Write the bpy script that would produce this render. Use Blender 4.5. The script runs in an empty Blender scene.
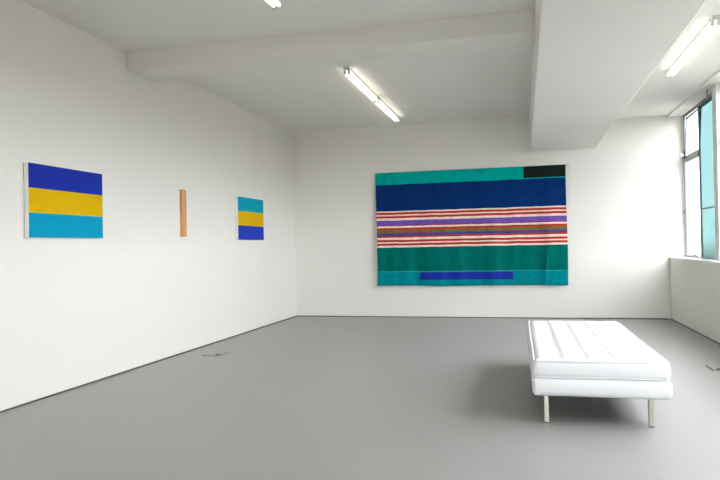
import bpy, bmesh, math, random
from mathutils import Vector, Matrix
random.seed(4)
PI = math.pi
scene = bpy.context.scene
COL = scene.collection

# ------------------------------------------------------------ materials
def lin(c):
    c = c / 255.0
    return c / 12.92 if c <= 0.04045 else ((c + 0.055) / 1.055) ** 2.4
def rgb(r, g, b): return (lin(r), lin(g), lin(b), 1.0)

def mat(name, color, rough=0.6, metal=0.0, spec=0.5, emis=None, estr=0.0, coat=0.0):
    m = bpy.data.materials.new(name); m.use_nodes = True
    p = m.node_tree.nodes['Principled BSDF']
    p.inputs['Base Color'].default_value = color
    p.inputs['Roughness'].default_value = rough
    p.inputs['Metallic'].default_value = metal
    p.inputs['Specular IOR Level'].default_value = spec
    p.inputs['Coat Weight'].default_value = coat
    if emis:
        p.inputs['Emission Color'].default_value = emis
        p.inputs['Emission Strength'].default_value = estr
    return m

def noisy(m, scale=5.0, amount=0.04, bump=0.0, bump_scale=60.0, rough_var=0.0, stretch=(1, 1, 1), coords='Object'):
    """mottle the base colour of a principled material and add a fine bump"""
    nt = m.node_tree; p = nt.nodes['Principled BSDF']
    tc = nt.nodes.new('ShaderNodeTexCoord'); mp = nt.nodes.new('ShaderNodeMapping')
    mp.inputs['Scale'].default_value = stretch
    nt.links.new(tc.outputs[coords], mp.inputs['Vector'])
    n = nt.nodes.new('ShaderNodeTexNoise'); n.inputs['Scale'].default_value = scale; n.inputs['Detail'].default_value = 4
    nt.links.new(mp.outputs['Vector'], n.inputs['Vector'])
    base = tuple(p.inputs['Base Color'].default_value)
    mx = nt.nodes.new('ShaderNodeMix'); mx.data_type = 'RGBA'
    mx.inputs['A'].default_value = tuple(min(1, c * (1 - amount)) for c in base[:3]) + (1,)
    mx.inputs['B'].default_value = tuple(min(1, c * (1 + amount)) for c in base[:3]) + (1,)
    nt.links.new(n.outputs['Fac'], mx.inputs['Factor'])
    nt.links.new(mx.outputs['Result'], p.inputs['Base Color'])
    if rough_var:
        r = p.inputs['Roughness'].default_value
        mr = nt.nodes.new('ShaderNodeMapRange')
        mr.inputs['To Min'].default_value = r - rough_var; mr.inputs['To Max'].default_value = r + rough_var
        nt.links.new(n.outputs['Fac'], mr.inputs['Value']); nt.links.new(mr.outputs['Result'], p.inputs['Roughness'])
    if bump:
        n2 = nt.nodes.new('ShaderNodeTexNoise'); n2.inputs['Scale'].default_value = bump_scale
        nt.links.new(mp.outputs['Vector'], n2.inputs['Vector'])
        b = nt.nodes.new('ShaderNodeBump'); b.inputs['Strength'].default_value = bump; b.inputs['Distance'].default_value = 0.004
        nt.links.new(n2.outputs['Fac'], b.inputs['Height']); nt.links.new(b.outputs['Normal'], p.inputs['Normal'])
    return m

WALL = noisy(mat('white_wall_paint', (0.79, 0.77, 0.72, 1), 0.85, spec=0.25), 1.3, 0.01, 0.15, 90)
CEIL = noisy(mat('white_ceiling_paint', (0.81, 0.795, 0.75, 1), 0.9, spec=0.2), 1.0, 0.01, 0.15, 70)
FLOOR = noisy(mat('grey_floor_paint', (0.345, 0.34, 0.325, 1), 0.38, spec=0.4), 0.8, 0.02)
GAP = mat('dark_shadow_gap', (0.10, 0.10, 0.095, 1), 0.8)
TRIMW = mat('white_gloss_trim', (0.78, 0.78, 0.75, 1), 0.4)
STEELW = mat('grey_window_steel', rgb(112, 118, 124), 0.45, 0.2)
STEELL = mat('pale_window_rail', rgb(150, 155, 153), 0.5, 0.2)
DARKM = mat('dark_catch_metal', rgb(40, 45, 48), 0.4, 0.6)
POSTM = mat('grey_white_post', (0.62, 0.63, 0.60, 1), 0.6)
LEATHER = noisy(mat('white_leather', (0.77, 0.775, 0.78, 1), 0.42, spec=0.5), 6, 0.01, 0.2, 160)
PIPING = mat('white_leather_piping', (0.80, 0.80, 0.80, 1), 0.4)
BUTTON = mat('leather_button', (0.25, 0.25, 0.24, 1), 0.5)
BLACKC = mat('black_underside_cloth', (0.02, 0.02, 0.02, 1), 0.9)  # for the sheet added to darken the floor under the daybed
STEEL = mat('brushed_steel', rgb(200, 196, 184), 0.35, 0.85)
HOUSE = mat('grey_white_enamel', (0.66, 0.66, 0.65, 1), 0.45)
CAPG = mat('lamp_end_grey', (0.6, 0.6, 0.58, 1), 0.5)
TUBE = mat('fluorescent_glow', (1, 1, 1, 1), 0.4, emis=(1.0, 0.95, 0.80, 1), estr=3.0)
CANVAS = mat('primed_canvas_edge', (0.86, 0.85, 0.80, 1), 0.8)
P_BLUE = mat('ultramarine_paint', rgb(28, 50, 160), 0.8, spec=.12)
P_BLUE2 = mat('ultramarine_paint_bright', rgb(36, 62, 182), 0.8, spec=.12)
P_YEL = mat('yellow_paint', rgb(218, 176, 0), 0.8, spec=.12)
P_CYAN = mat('cyan_paint', rgb(0, 150, 186), 0.8, spec=.12)
P_TURQ = mat('turquoise_paint', rgb(0, 160, 184), 0.8, spec=.12)
BOX = noisy(mat('grey_floor_box_lid', (0.34, 0.335, 0.32, 1), 0.4), 3, 0.02)
GASKET = mat('dark_rubber_seam', (0.09, 0.09, 0.085, 1), 0.7)

def glass(name, tint, rough=0.02, gloss=0.06):
    m = bpy.data.materials.new(name); m.use_nodes = True; nt = m.node_tree
    nt.nodes.clear()
    out = nt.nodes.new('ShaderNodeOutputMaterial'); mix = nt.nodes.new('ShaderNodeMixShader')
    tr = nt.nodes.new('ShaderNodeBsdfTransparent'); gl = nt.nodes.new('ShaderNodeBsdfGlossy')
    tr.inputs['Color'].default_value = tint; gl.inputs['Roughness'].default_value = rough
    mix.inputs['Fac'].default_value = gloss
    nt.links.new(tr.outputs[0], mix.inputs[1]); nt.links.new(gl.outputs[0], mix.inputs[2])
    nt.links.new(mix.outputs[0], out.inputs['Surface'])
    return m
CLEAR = glass('clear_window_glass', (0.98, 0.98, 0.98, 1))
AQUA = glass('aqua_tinted_glass', (0.20, 0.272, 0.268, 1))

def wood():
    m = mat('orange_brown_wood', rgb(190, 130, 80), 0.5)
    nt = m.node_tree; p = nt.nodes['Principled BSDF']
    tc = nt.nodes.new('ShaderNodeTexCoord'); mp = nt.nodes.new('ShaderNodeMapping'); mp.inputs['Scale'].default_value = (40, 40, 2.5)
    n = nt.nodes.new('ShaderNodeTexNoise'); n.inputs['Scale'].default_value = 1.5; n.inputs['Detail'].default_value = 6
    cr = nt.nodes.new('ShaderNodeValToRGB')
    cr.color_ramp.elements[0].position = 0.3; cr.color_ramp.elements[0].color = rgb(196, 138, 88)
    cr.color_ramp.elements[1].position = 0.7; cr.color_ramp.elements[1].color = rgb(222, 166, 112)
    nt.links.new(tc.outputs['Object'], mp.inputs['Vector']); nt.links.new(mp.outputs['Vector'], n.inputs['Vector'])
    nt.links.new(n.outputs['Fac'], cr.inputs['Fac']); nt.links.new(cr.outputs['Color'], p.inputs['Base Color'])
    return m
WOOD = wood()

# ------------------------------------------------------------ helpers
def box(bm, x0, x1, y0, y1, z0, z1, mi=0):
    vs = [bm.verts.new(c) for c in ((x0,y0,z0),(x1,y0,z0),(x1,y1,z0),(x0,y1,z0),(x0,y0,z1),(x1,y0,z1),(x1,y1,z1),(x0,y1,z1))]
    for f in ((0,3,2,1),(4,5,6,7),(0,1,5,4),(1,2,6,5),(2,3,7,6),(3,0,4,7)):
        fc = bm.faces.new([vs[i] for i in f]); fc.material_index = mi
    return vs
def prism_y(bm, prof, y0, y1):
    """profile of (x, z) points extruded along y"""
    a = [bm.verts.new((x, y0, z)) for x, z in prof]; b = [bm.verts.new((x, y1, z)) for x, z in prof]
    n = len(prof)
    bm.faces.new(a); bm.faces.new(b[::-1])
    for i in range(n): bm.faces.new((a[i], b[i], b[(i+1) % n], a[(i+1) % n]))
def cyl(bm, p0, p1, r, seg=16, r1=None):
    p0, p1 = Vector(p0), Vector(p1); d = p1 - p0
    q = d.to_track_quat('Z', 'Y')
    r1 = r if r1 is None else r1
    a = [bm.verts.new(p0 + q @ Vector((r*math.cos(2*PI*i/seg), r*math.sin(2*PI*i/seg), 0))) for i in range(seg)]
    b = [bm.verts.new(p1 + q @ Vector((r1*math.cos(2*PI*i/seg), r1*math.sin(2*PI*i/seg), 0))) for i in range(seg)]
    bm.faces.new(a[::-1]); bm.faces.new(b)
    for i in range(seg): bm.faces.new((a[i], a[(i+1) % seg], b[(i+1) % seg], b[i]))
def obj(name, bm, mats, parent=None, bevel=0.0, smooth=False, segs=2):
    bmesh.ops.recalc_face_normals(bm, faces=bm.faces)
    me = bpy.data.meshes.new(name); bm.to_mesh(me); bm.free()
    for m in (mats if isinstance(mats, (list, tuple)) else [mats]): me.materials.append(m)
    o = bpy.data.objects.new(name, me); COL.objects.link(o)
    if parent: o.parent = parent
    if bevel:
        b = o.modifiers.new('bevel', 'BEVEL'); b.width = bevel; b.segments = segs; b.limit_method = 'ANGLE'
    if smooth:
        for p in me.polygons: p.use_smooth = True
    return o
def thing(name, label, cat, loc=(0,0,0), rotz=0, group=None):
    o = bpy.data.objects.new(name, None); COL.objects.link(o)
    o.location = loc; o.rotation_euler = (0, 0, rotz); o.empty_display_size = 0.1
    o['label'] = label; o['category'] = cat
    if group: o['group'] = group
    return o
def struct(name, bm, m, **k):
    o = obj(name, bm, m, **k); o['kind'] = 'structure'; return o
def copy_tree(o, parent=None):
    c = o.copy(); COL.objects.link(c); c.parent = parent
    for ch in list(o.children): copy_tree(ch, c)
    return c

# ------------------------------------------------------------ room (metres, camera at x=0 y=0 z=1.2)
XL, XR, D, YB = -3.824, 2.13, 10.588, -6.6
XW = 2.33                    # window plane
BR = 1.105                   # right edge of the long beam
HC, HR, HB = 3.19, 3.065, 2.635
SILL = 0.937; WT = 3.035
bm = bmesh.new(); box(bm, XL-0.3, XW+0.3, YB-0.3, D+0.3, -0.15, 0); struct('floor', bm, FLOOR)
bm = bmesh.new(); box(bm, XL-0.2, XL, YB-0.2, D+0.2, 0.014, HC+0.1); struct('wall_left', bm, WALL)
bm = bmesh.new()
box(bm, XL, 2.085, D, D+0.2, 0.014, HC+0.1)
box(bm, 2.085, XW+0.13, D, D+0.2, SILL-0.01, HC+0.1)
box(bm, 2.085, XW+0.13, D+0.035, D+0.2, 0.0, SILL-0.01)
struct('wall_back', bm, WALL)
FX0, FX1, FZ0, FZ1 = -3.6, 2.0, 0.5, 3.0          # opening added behind the camera to let in fill light
bm = bmesh.new()
box(bm, XL, FX0, YB-0.2, YB, 0.0, HC+0.1); box(bm, FX1, XW+0.13, YB-0.2, YB, 0.0, HC+0.1)
box(bm, FX0, FX1, YB-0.2, YB, 0.0, FZ0); box(bm, FX0, FX1, YB-0.2, YB, FZ1, HC+0.1)
struct('wall_front', bm, WALL)
bm = bmesh.new()
box(bm, XR, XW+0.13, YB, D+0.035, 0.0, SILL-0.03)            # spandrel under the windows
box(bm, XR, XW+0.13, YB, D, WT, HR+0.15)                    # lintel over them
struct('wall_right', bm, WALL)
bm = bmesh.new()
box(bm, XL, 0.134, YB, D, HC, HC+0.12)
box(bm, BR, XR, YB, D, HR, HR+0.25)
struct('ceiling', bm, CEIL)
# long downstand beam
bm = bmesh.new(); box(bm, 0.134, BR, YB, D, HB, HC+0.12); struct('trim_1', bm, CEIL, bevel=.008)
# cross beam
bm = bmesh.new(); box(bm, XL, 0.134, 5.739, 6.185, 3.0, HC+0.02); struct('trim_2', bm, WALL, bevel=0.006)
# sill board, shadow-gap strips
bm = bmesh.new(); box(bm, XR-0.012, XW+0.04, YB, D, SILL-0.03, SILL); struct('trim_3', bm, TRIMW, bevel=0.006)
bm = bmesh.new(); box(bm, XL-0.1, XL+0.004, YB, D, 0.0, 0.014); struct('baseboard_left', bm, GAP)
bm = bmesh.new(); box(bm, XL, 2.085, D-0.004, D+0.1, 0.0, 0.014); struct('baseboard_back', bm, GAP)
bm = bmesh.new(); box(bm, XR-0.006, XR+0.05, YB, D, 0.0, 0.012); struct('baseboard_right', bm, GAP)
bm = bmesh.new(); box(bm, 0.80, 2.083, D-0.006, D, 0.016, 0.062); struct('trim_4', bm, WALL, bevel=0.003)

# ------------------------------------------------------------ windows
PITCH = 2.096
def window(n, y1):
    L = 1.93; y0 = y1 - L
    root = bpy.data.objects.new('window_%d' % n, None); COL.objects.link(root); root['kind'] = 'structure'
    root.location = (XW, y0, SILL)
    H = WT - SILL; ym = 1.05; zt = 1.42        # mullion and transom in local coordinates
    def B(m, *a, **k): b = bmesh.new(); box(b, *a); return obj(k.pop('name'), b, m, root, **k)
    b = bmesh.new()
    box(b, 0, .022, L-.045, L, 0, H); box(b, 0, .022, 0, .036, 0, H)
    box(b, 0, .022, .036, L-.036, H-.035, H); box(b, 0, .022, .036, L-.036, 0, .022)
    obj('window_frame', b, STEELW, root, bevel=.002)
    B(STEELW, -.004, .016, ym-.018, ym+.018, .022, H-.035, name='mullion', bevel=.002)
    B(STEELL, -.014, .016, ym+.018, L-.036, zt-.04, zt+.04, name='transom', bevel=.004)
    B(STEELW, .0, .018, .036, ym-.018, .655, .675, name='glazing_bar')
    b = bmesh.new(); box(b, .010, .014, .036, ym-.018, .022, H-.035); pn = obj('fixed_pane', b, AQUA if n == 1 else CLEAR, root)
    if n == 1: pn['label'] = 'aqua tinted pane'
    b = bmesh.new(); box(b, .010, .014, ym+.018, L-.036, .022, zt-.04); obj('clear_pane', b, CLEAR, root)
    # upper sash, leaning open at its head
    s = bmesh.new()
    sh = H-.035-zt-.05; y2, y3 = ym+.022, L-.040
    box(s, -.006, .010, y2, y2+.020, 0, sh); box(s, -.006, .010, y3-.020, y3, 0, sh)
    box(s, -.006, .010, y2+.020, y3-.020, 0, .022); box(s, -.006, .010, y2+.020, y3-.020, sh-.022, sh)
    so = obj('opening_sash', s, STEELW, root); so.location = (0.010, 0, zt+.043); so.rotation_euler = (0, math.radians(3.0), 0)
    b = bmesh.new(); box(b, .001, .005, y2+.020, y3-.020, .022, sh-.022); obj('sash_pane', b, CLEAR, so)
    b = bmesh.new(); box(b, -.045, -.014, L-.27, L-.12, zt+.030, zt+.05); obj('sash_catch', b, DARKM, root, bevel=.004)
    b = bmesh.new(); cyl(b, (-.045, L-.25, zt+.05), (-.035, L-.28, zt+.12), .010); obj('catch_lever', b, DARKM, root)
    b = bmesh.new(); cyl(b, (-.060, L-.20, zt+.070), (-.060, L-.09, zt+.070), .020); obj('catch_knob', b, TRIMW, root)
    b = bmesh.new(); cyl(b, (-.03, ym+.05, .03), (-.03, L-.2, .03), .006); obj('casement_stay', b, STEELL, root)
    b = bmesh.new(); box(b, -.045, -.01, ym+.12, ym+.30, .022, .05); obj('stay_catch', b, STEELL, root, bevel=.004)
    b = bmesh.new(); cyl(b, (-.010, L-.018, .64), (-.010, L-.018, .70), .012); obj('hinge', b, STEELW, root)
    b = bmesh.new(); cyl(b, (-.11, .16, H), (-.11, .16, H-.12), .010); obj('opener_bracket', b, STEELL, root)
    return y0
y = 10.53
for n in range(1, 5):
    y0 = window(n, y)
    b = bmesh.new(); box(b, XW-.10, XW+.14, y0-.166, y0, SILL, WT); struct('trim_%d' % (n+4), b, POSTM, bevel=.004)
    y -= PITCH
root = bpy.data.objects.new('window_5', None); COL.objects.link(root); root['kind'] = 'structure'; root.location = (FX0, YB-.14, FZ0)  # unseen window, added only as a source of fill light
fw, fh = FX1-FX0, FZ1-FZ0
b = bmesh.new(); box(b, 0, fw, 0, .03, 0, .04); box(b, 0, fw, 0, .03, fh-.04, fh)
for q in range(5): box(b, q*(fw-.04)/4, q*(fw-.04)/4+.04, 0, .03, .04, fh-.04)
obj('window_frame', b, STEELW, root)  # frame of the added fill-light window
b = bmesh.new(); box(b, .02, fw-.02, .012, .016, .02, fh-.02); obj('window_pane', b, CLEAR, root)
# closing pieces at both ends of the band of windows
b = bmesh.new(); box(b, XW-.0, XW+.2, 10.53, D, SILL, WT); box(b, XR, XW+.13, YB, y, SILL, WT)
struct('trim_9', b, WALL)

# ------------------------------------------------------------ daybed
bed = thing('daybed', 'low white tufted leather daybed on slim square steel legs', 'daybed', (0.462, 4.43, 0), math.radians(0.5))
W, L = 0.834, 2.20; NX, NY = 5, 13; z0, z1 = 0.312, 0.418
def rounded_slab(x0, x1, y0, y1, z0, z1, rc, bulge, nx=20, top=None):
    """slab with rounded vertical corners and a slight outward bulge of its sides"""
    bm = bmesh.new()
    def ring(z, off):
        pts = []
        for cx, cy, a0 in ((x1-rc, y1-rc, 0), (x0+rc, y1-rc, 90), (x0+rc, y0+rc, 180), (x1-rc, y0+rc, 270)):
            for k in range(6):
                a = math.radians(a0 + 18*k); r = rc + off
                pts.append(bm.verts.new((cx + r*math.cos(a), cy + r*math.sin(a), z)))
        return pts
    K = 8; rings = []
    for k in range(K+1):
        t = k / K; off = bulge*math.sin(PI*t) - (0.008 if k in (0, K) else 0)
        rings.append(ring(z0 + (z1-z0)*t, off))
    n = len(rings[0])
    for a, b in zip(rings, rings[1:]):
        for i in range(n): bm.faces.new((a[i], a[(i+1) % n], b[(i+1) % n], b[i]))
    bm.faces.new(rings[0][::-1]); bm.faces.new(rings[-1])
    return bm
obj('base', rounded_slab(-W/2-.004, W/2+.004, -.004, L+.004, .192, .306, .022, .007), LEATHER, bed, smooth=True)
b = bmesh.new(); box(b, -W/2+.02, W/2-.02, .02, L-.02, .188, .200); obj('dust_cover', b, BLACKC, bed)  # unseen black sheet, added to deepen the shade below the daybed
cush = obj('cushion', rounded_slab(-W/2, W/2, 0, L, z0, z1, .03, .006), LEATHER, bed, smooth=True)
# tufted top panel: a height field of pillowed squares with pleats and buttons
bm = bmesh.new(); SUB = 10
gx, gy = NX*SUB, NY*SUB; cw, cl = (W-.02)/NX, (L-.02)/NY
grid = []
rnd = {}
for j in range(gy+1):
    row = []
    for i in range(gx+1):
        u, v = i/SUB, j/SUB
        fu, fv = u % 1, v % 1
        px, py = abs(math.sin(PI*u)), abs(math.sin(PI*v))
        c = (min(int(u), NX-1), min(int(v), NY-1))
        amp = rnd.setdefault(c, 0.018 + random.uniform(-.0015, .0015))
        pil = (px**.38)*0.72 + (py**.5)*0.28 if (px > 0 or py > 0) else 0
        ex = min(u, NX-u, 1.0); ey = min(v, NY-v, 1.0); edge = min(1, min(ex, ey)*5)
        du, dv = u - round(u), v - round(v)
        inner = 0.5 < u < NX-.5 and 0.5 < v < NY-.5
        dim = 0.009*math.exp(-(du*du+dv*dv)/0.018) if inner else 0
        zz = z1 - .002 + (amp*pil if inner else amp*(0.55+.45*min(px**.5, py**.5)))*(0.35+.65*edge) - dim
        row.append(bm.verts.new((-W/2+.01 + i*(W-.02)/gx, .01 + j*(L-.02)/gy, zz)))
    grid.append(row)
for j in range(gy):
    for i in range(gx): bm.faces.new((grid[j][i], grid[j][i+1], grid[j+1][i+1], grid[j+1][i]))
# skirt so the panel is closed against the cushion
edge = grid[0] + [grid[j][gx] for j in range(1, gy+1)] + grid[gy][gx-1::-1] + [grid[j][0] for j in range(gy-1, 0, -1)]
low = [bm.verts.new((v.co.x, v.co.y, z1-.02)) for v in edge]
for k in range(len(edge)):
    bm.faces.new((edge[k], low[k], low[(k+1) % len(edge)], edge[(k+1) % len(edge)]))
obj('tufted_top', bm, LEATHER, cush, smooth=True)
bm = bmesh.new(); bmesh.ops.create_uvsphere(bm, u_segments=12, v_segments=8, radius=.010)
bmesh.ops.scale(bm, vec=(1, 1, .4), verts=bm.verts)
b0 = obj('button', bm, BUTTON, cush, smooth=True); first = True
for i in range(1, NX):
    for j in range(1, NY):
        b = b0 if first else b0.copy()
        if not first: COL.objects.link(b); b.parent = cush
        first = False
        b.location = (-W/2+.01+i*cw, .01+j*cl, z1-.003)
def ring_curve(name, x0, x1, y0, y1, z, rc, r, parent):
    bm = bmesh.new(); pts = []
    for cx, cy, a0 in ((x1-rc, y1-rc, 0), (x0+rc, y1-rc, 90), (x0+rc, y0+rc, 180), (x1-rc, y0+rc, 270)):
        for k in range(6):
            a = math.radians(a0+18*k); pts.append((Vector((cx+rc*math.cos(a), cy+rc*math.sin(a), z)), Vector((math.cos(a), math.sin(a), 0))))
    rings = []
    for p, n in pts:
        rings.append([bm.verts.new(p + n*r*math.cos(t) + Vector((0,0,1))*r*math.sin(t)) for t in [2*PI*q/8 for q in range(8)]])
    for a, b in zip(rings, rings[1:]+rings[:1]):
        for q in range(8): bm.faces.new((a[q], a[(q+1) % 8], b[(q+1) % 8], b[q]))
    return obj(name, bm, PIPING, parent, smooth=True)
ring_curve('piping', -W/2+.002, W/2-.002, .002, L-.002, z1+.001, .03, .0045, cush)
ring_curve('piping', -W/2+.002, W/2-.002, .002, L-.002, z0+.002, .03, .0045, cush)
for lx, ly in ((-.338, .065), (.308, .065), (-.338, L-.065), (.308, L-.065)):
    bm = bmesh.new(); box(bm, lx-.0145, lx+.0145, ly-.0145, ly+.0145, 0.006, .194)
    lg = obj('leg', bm, STEEL, bed, bevel=.0025)
    bm = bmesh.new(); box(bm, lx-.013, lx+.013, ly-.013, ly+.013, 0.0, .0065); obj('foot_pad', bm, DARKM, lg)

# ------------------------------------------------------------ striped canvases and wooden bar on the left wall
def painting(label, y0, y1, zb, zt, t, mats):
    r = thing('painting', label, 'painting', (XL+.004, (y0+y1)/2, zb), 0, 'striped canvases on the left wall')
    h = zt-zb; w = (y1-y0)/2
    b = bmesh.new(); box(b, 0.0, t-.002, -w, w, 0, h); obj('canvas', b, CANVAS, r, bevel=.002)
    b = bmesh.new(); q = .03
    box(b, -.003, 0, -w+.01, w-.01, .01, .01+q); box(b, -.003, 0, -w+.01, w-.01, h-.01-q, h-.01)
    box(b, -.003, 0, -w+.01, -w+.01+q, .01+q, h-.01-q); box(b, -.003, 0, w-.01-q, w-.01, .01+q, h-.01-q)
    obj('stretcher_frame', b, WOOD, r)
    for k, m in enumerate(mats):
        b = bmesh.new(); box(b, t-.002, t, -w, w, h*k/3, h*(k+1)/3); o = obj('colour_band', b, m, r)
        o['label'] = ['lower', 'middle', 'upper'][k] + ' band, ' + m.name.split('_')[0]
    return r
painting('large canvas left of the wooden bar, blue over yellow over turquoise', 4.325, 5.25, 1.315, 1.908, .042, [P_CYAN, P_YEL, P_BLUE])
painting('canvas nearest the room corner, turquoise over yellow over blue', 8.185, 9.08, 1.311, 1.906, .046, [P_BLUE2, P_YEL, P_TURQ])
bm = bmesh.new(); box(bm, 0, .03, -.05, .05, 0, .542)
wb = obj('wall_mounted_bar', bm, WOOD, bevel=.002); wb.location = (XL, 6.775, 1.342)
wb['label'] = 'narrow upright orange-brown wooden bar fixed to the left wall between the two canvases'; wb['category'] = 'artwork'

# ------------------------------------------------------------ textile hanging
TW, TH = 3.015, 1.868; TX0, TZ1 = -2.360, 2.393
tap = thing('wall_hanging', 'wide striped textile hanging in turquoise, navy, red, cream and green on back wall', 'tapestry', (TX0+TW/2, D-.070, TZ1-TH))
b = bmesh.new(); cyl(b, (-TW/2-.045, .012, TH-.006), (TW/2+.05, .012, TH-.006), .011, 12); obj('hanging_rod', b, HOUSE, tap, smooth=True)
for sx in (-TW/2-.03, TW/2+.034):
    b = bmesh.new(); box(b, sx-.008, sx+.008, .0, .069, TH-.02, TH+.006); obj('rod_bracket', b, HOUSE, tap)

def cloth_mat():
    m = mat('striped_cloth', (0, .2, .2, 1), 0.95, spec=0.05)
    nt = m.node_tree; p = nt.nodes['Principled BSDF']
    p.inputs['Sheen Weight'].default_value = 0.0
    uv = nt.nodes.new('ShaderNodeUVMap'); uv.uv_map = 'UVMap'
    sep = nt.nodes.new('ShaderNodeSeparateXYZ'); nt.links.new(uv.outputs['UV'], sep.inputs[0])
    # 1 - v = fraction down from the rod; slight unevenness of the weave
    w = nt.nodes.new('ShaderNodeTexNoise'); w.inputs['Scale'].default_value = 5; w.inputs['Detail'].default_value = 2
    mw = nt.nodes.new('ShaderNodeMapping'); mw.inputs['Scale'].default_value = (2.2, .4, 1)
    nt.links.new(uv.outputs['UV'], mw.inputs['Vector']); nt.links.new(mw.outputs[0], w.inputs['Vector'])
    ma = nt.nodes.new('ShaderNodeMath'); ma.operation = 'MULTIPLY_ADD'; ma.inputs[1].default_value = .010; 
    nt.links.new(w.outputs['Fac'], ma.inputs[0])
    sb = nt.nodes.new('ShaderNodeMath'); sb.operation = 'SUBTRACT'; sb.inputs[0].default_value = 1.001
    nt.links.new(sep.outputs['Y'], sb.inputs[1]); nt.links.new(sb.outputs[0], ma.inputs[2])
    TQ, NV, CR, RD, PU = rgb(0, 164, 154), rgb(10, 48, 104), rgb(238, 214, 198), rgb(176, 56, 48), rgb(112, 80, 166)
    MR, OL, IN, TE, BT = rgb(140, 50, 80), rgb(112, 108, 52), rgb(72, 72, 136), rgb(0, 100, 92), rgb(0, 126, 136)
    def F(y): return (y-164.5)/120.5
    bands = [(0, TQ), (.113, NV), (F(206.2), CR), (F(207.7), RD), (F(209.9), CR), (F(211.5), RD), (F(213.8), CR), (F(216.1), PU), (F(221.0), MR), (F(222.2), CR),
             (F(224.0), RD), (F(226.2), OL), (F(229.2), RD), (F(229.9), IN), (F(232.7), RD), (F(234.4), CR), (F(236.7), RD), (F(239.0), CR), (F(240.3), RD), (F(242.7), CR),
             (F(244.7), TE), (F(270.2), rgb(70, 170, 150)), (F(270.8), BT)]
    # two ramps (each holds up to 32 stops)
    cr = nt.nodes.new('ShaderNodeValToRGB'); cr.color_ramp.interpolation = 'CONSTANT'
    e = cr.color_ramp.elements
    e[0].position = 0; e[0].color = bands[0][1]; e[1].position = bands[1][0]; e[1].color = bands[1][1]
    for pos, c in bands[2:]:
        q = e.new(pos); q.color = c
    nt.links.new(ma.outputs[0], cr.inputs['Fac'])
    # streaky dye along the threads
    n = nt.nodes.new('ShaderNodeTexNoise'); n.inputs['Scale'].default_value = 1; n.inputs['Detail'].default_value = 5
    mp = nt.nodes.new('ShaderNodeMapping'); mp.inputs['Scale'].default_value = (34, 16, 1)
    nt.links.new(uv.outputs['UV'], mp.inputs['Vector']); nt.links.new(mp.outputs[0], n.inputs['Vector'])
    mr = nt.nodes.new('ShaderNodeMapRange'); mr.inputs['From Min'].default_value = .25; mr.inputs['From Max'].default_value = .75
    mr.inputs['To Min'].default_value = .84; mr.inputs['To Max'].default_value = 1.16
    nt.links.new(n.outputs['Fac'], mr.inputs['Value'])
    hs = nt.nodes.new('ShaderNodeHueSaturation'); nt.links.new(cr.outputs['Color'], hs.inputs['Color']); nt.links.new(mr.outputs[0], hs.inputs['Value'])
    nt.links.new(hs.outputs[0], p.inputs['Base Color'])
    wv = nt.nodes.new('ShaderNodeTexNoise'); wv.inputs['Scale'].default_value = 260
    nt.links.new(uv.outputs['UV'], wv.inputs['Vector'])
    bp = nt.nodes.new('ShaderNodeBump'); bp.inputs['Strength'].default_value = .3; bp.inputs['Distance'].default_value = .002
    nt.links.new(wv.outputs['Fac'], bp.inputs['Height']); nt.links.new(bp.outputs[0], p.inputs['Normal'])
    return m
CLOTH = cloth_mat()
BLACK = noisy(mat('black_cloth', rgb(26, 34, 30), .9, spec=.1), 9, .1)
BLUEC = noisy(mat('royal_blue_cloth', rgb(26, 48, 150), .9, spec=.1), 9, .15)
def drape(x, z):
    """depth of the cloth off the wall at (x 0..TW, z 0..TH): folds grow towards the hem"""
    k = 1 - z/TH
    s = (.006*math.sin(x*7.1+.4) + .005*math.sin(x*13.3+1.7+z*.8) + .003*math.sin(x*23+2.2-z))
    sh = .022*math.exp(-((x-2.70-.06*(z-.5))/.028)**2)*max(0, min(1, (0.62-z)/.25))   # one sharp fold at the lower right
    return s*(.3+2.2*k) + sh
def cloth_panel(name, x0, x1, zb, zt, off, thick, m, parent, skew=0.0, nx=180, nz=60):
    bm = bmesh.new(); uvl = bm.loops.layers.uv.new('UVMap'); info = {}
    def layer(o2):
        g = []
        for j in range(nz+1):
            r = []
            for i in range(nx+1):
                x = x0 + (x1-x0)*i/nx; z = zb + (zt-zb)*j/nz
                xx = x + (skew*(1-(z-zb)/(zt-zb)) if i < nx else 0)*(1-i/nx)
                if name == 'cloth':
                    q = abs(z/TH-.5)*2
                    xx += (.010*math.sin(z*3.1) if i in (0, nx) else 0)*.5
                    hem = .004*math.sin(x*3.3+.8)*max(0, 1-z/.25)
                else: hem = 0
                v = bm.verts.new((xx-TW/2, -(drape(xx, z)+off+o2), z+hem)); info[v] = (x/TW, z/TH); r.append(v)
            g.append(r)
        return g
    f, b = layer(thick), layer(0)
    for g in (f, b):
        for j in range(nz):
            for i in range(nx): bm.faces.new((g[j][i], g[j][i+1], g[j+1][i+1], g[j+1][i]))
    def stitch(a, c):
        for k in range(len(a)-1): bm.faces.new((a[k], a[k+1], c[k+1], c[k]))
    stitch(f[0], b[0]); stitch(f[nz], b[nz]); stitch([r[0] for r in f], [r[0] for r in b]); stitch([r[nx] for r in f], [r[nx] for r in b])
    for fc in bm.faces:
        for lp in fc.loops: lp[uvl].uv = info[lp.vert]
    return obj(name, bm, m, parent, smooth=True)
cloth = cloth_panel('cloth', 0, TW, 0, TH, 0, .004, CLOTH, tap)
def FX(px): return (px-377.5)/190.0*TW
bp = cloth_panel('patch', 2.38, TW-.004, TH*(1-.099), TH*(1-.002), .004, .004, BLACK, tap, nx=40, nz=10); bp['label'] = 'black patch at the upper right'
bq = cloth_panel('patch', .72, 2.195, TH*.052, TH*.118, .004, .004, BLUEC, tap, skew=-.03, nx=90, nz=10); bq['label'] = 'long royal blue patch near the hem'

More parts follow.
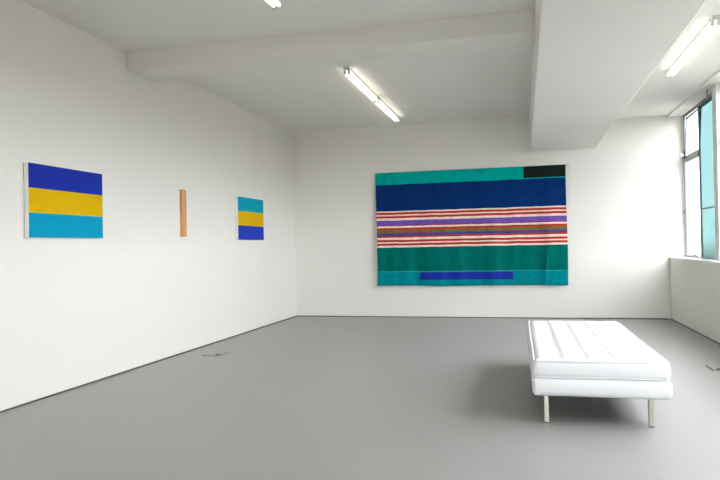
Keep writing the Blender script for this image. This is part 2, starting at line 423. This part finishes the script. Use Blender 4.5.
# ------------------------------------------------------------ fluorescent battens
def batten(label, x, y0, L, zc, group):
    t = thing('ceiling_light', label, 'ceiling light', (x, y0, zc), 0, group)
    b = bmesh.new(); prism_y(b, [(-.029, 0), (.029, 0), (.026, -.030), (-.026, -.030)], .012, L-.012); obj('housing', b, HOUSE, t, bevel=.003)
    for e, s in ((0, 1), (L, -1)):
        b = bmesh.new(); box(b, -.031, .031, min(e, e+s*.012), max(e, e+s*.012), -.036, 0); obj('end_cap', b, CAPG, t, bevel=.003)
        for sx in (-.024, .024):
            b = bmesh.new(); box(b, sx-.011, sx+.011, min(e+s*.014, e+s*.034), max(e+s*.014, e+s*.034), -.080, -.026); obj('lamp_holder', b, CAPG, t, bevel=.004)
    for sx in (-.024, .024):
        b = bmesh.new(); cyl(b, (sx, .048, -.062), (sx, L-.048, -.062), .0145, 14); tb = obj('fluorescent_tube', b, TUBE, t, smooth=True)
        for a, c in ((.034, .048), (L-.048, L-.034)):
            b = bmesh.new(); cyl(b, (sx, a, -.062), (sx, c, -.062), .0148, 14); obj('tube_cap', b, STEEL, tb)
    return t
GL = 'twin fluorescent battens in a line on the main ceiling'
batten('lit twin-tube batten on the main ceiling, far half of the pair', -1.872, 8.455, 1.495, HC, GL)
batten('lit twin-tube batten on the main ceiling, near half of the pair, beside the cross beam', -1.872, 6.95, 1.495, HC, GL)
batten('lit batten on the ceiling in front of the cross beam, cut by the top edge', -1.872, 3.40, 1.495, HC, GL)
batten('lit twin-tube batten on the lower ceiling beside the windows', 1.60, 5.975, 1.79, HR, 'batten over the windows')

# ------------------------------------------------------------ floor boxes
def floor_box(label, x, y, rot, w=.21, l=.30):
    t = thing('floor_box', label, 'floor socket', (x, y, 0), rot, 'floor boxes')
    b = bmesh.new(); box(b, -w/2+.004, w/2, -l/2, l/2-.004, 0, .003); obj('frame', b, GASKET, t)
    b = bmesh.new(); box(b, -w/2, w/2-.008, -l/2+.018, l/2, .001, .005); ld = obj('lid', b, BOX, t, bevel=.002)
    b = bmesh.new(); box(b, w/2-.07, w/2-.012, -l/2+.05, -l/2+.09, .005, .010); obj('lift_tab', b, GASKET, ld, bevel=.003)
    return t
floor_box('small flush floor box near the foot of the left wall', -3.42, 6.755, 0)
f2 = floor_box('small flush floor box right of the daybed under the windows', 1.745, 6.63, math.radians(-90), .24, .22)

# ------------------------------------------------------------ daylight
w = bpy.data.worlds.new('overcast_sky'); scene.world = w; w.use_nodes = True; nt = w.node_tree
bg = nt.nodes['Background']
tc = nt.nodes.new('ShaderNodeTexCoord'); sp = nt.nodes.new('ShaderNodeSeparateXYZ'); cr = nt.nodes.new('ShaderNodeValToRGB')
mr = nt.nodes.new('ShaderNodeMapRange'); mr.inputs['From Min'].default_value = -1; mr.inputs['From Max'].default_value = 1
nt.links.new(tc.outputs['Generated'], sp.inputs[0]); nt.links.new(sp.outputs['Z'], mr.inputs['Value']); nt.links.new(mr.outputs[0], cr.inputs['Fac'])
e = cr.color_ramp.elements
e[0].position = 0; e[0].color = (.08, .08, .08, 1); e[1].position = 1; e[1].color = (1.02, 1.06, 1.12, 1)
q = e.new(.485); q.color = (.16, .16, .15, 1); q = e.new(.50); q.color = (.80, .83, .87, 1)
nt.links.new(cr.outputs[0], bg.inputs['Color'])
bg.inputs['Strength'].default_value = 11.0

# ------------------------------------------------------------ camera
cam = bpy.data.cameras.new('camera'); co = bpy.data.objects.new('camera', cam); COL.objects.link(co)
F = 649.04
cam.sensor_width = 36; cam.lens = F/720*36; cam.clip_start = .05
r = Vector((0.969435394, 0.244569005, -0.0195196933)); d = Vector((-0.0209978454, 0.00343780398, -0.99977361)); f = Vector((-0.244446533, 0.969625795, 0.00846815103))
M = Matrix((r, -d, -f)).transposed().to_4x4(); M.translation = Vector((0, 0, 1.2)); co.matrix_world = M
scene.camera = co
vs = scene.view_settings
vs.view_transform = 'Standard'; vs.look = 'None'; vs.gamma = 1; vs.exposure = 0.35; vs.use_curve_mapping = False
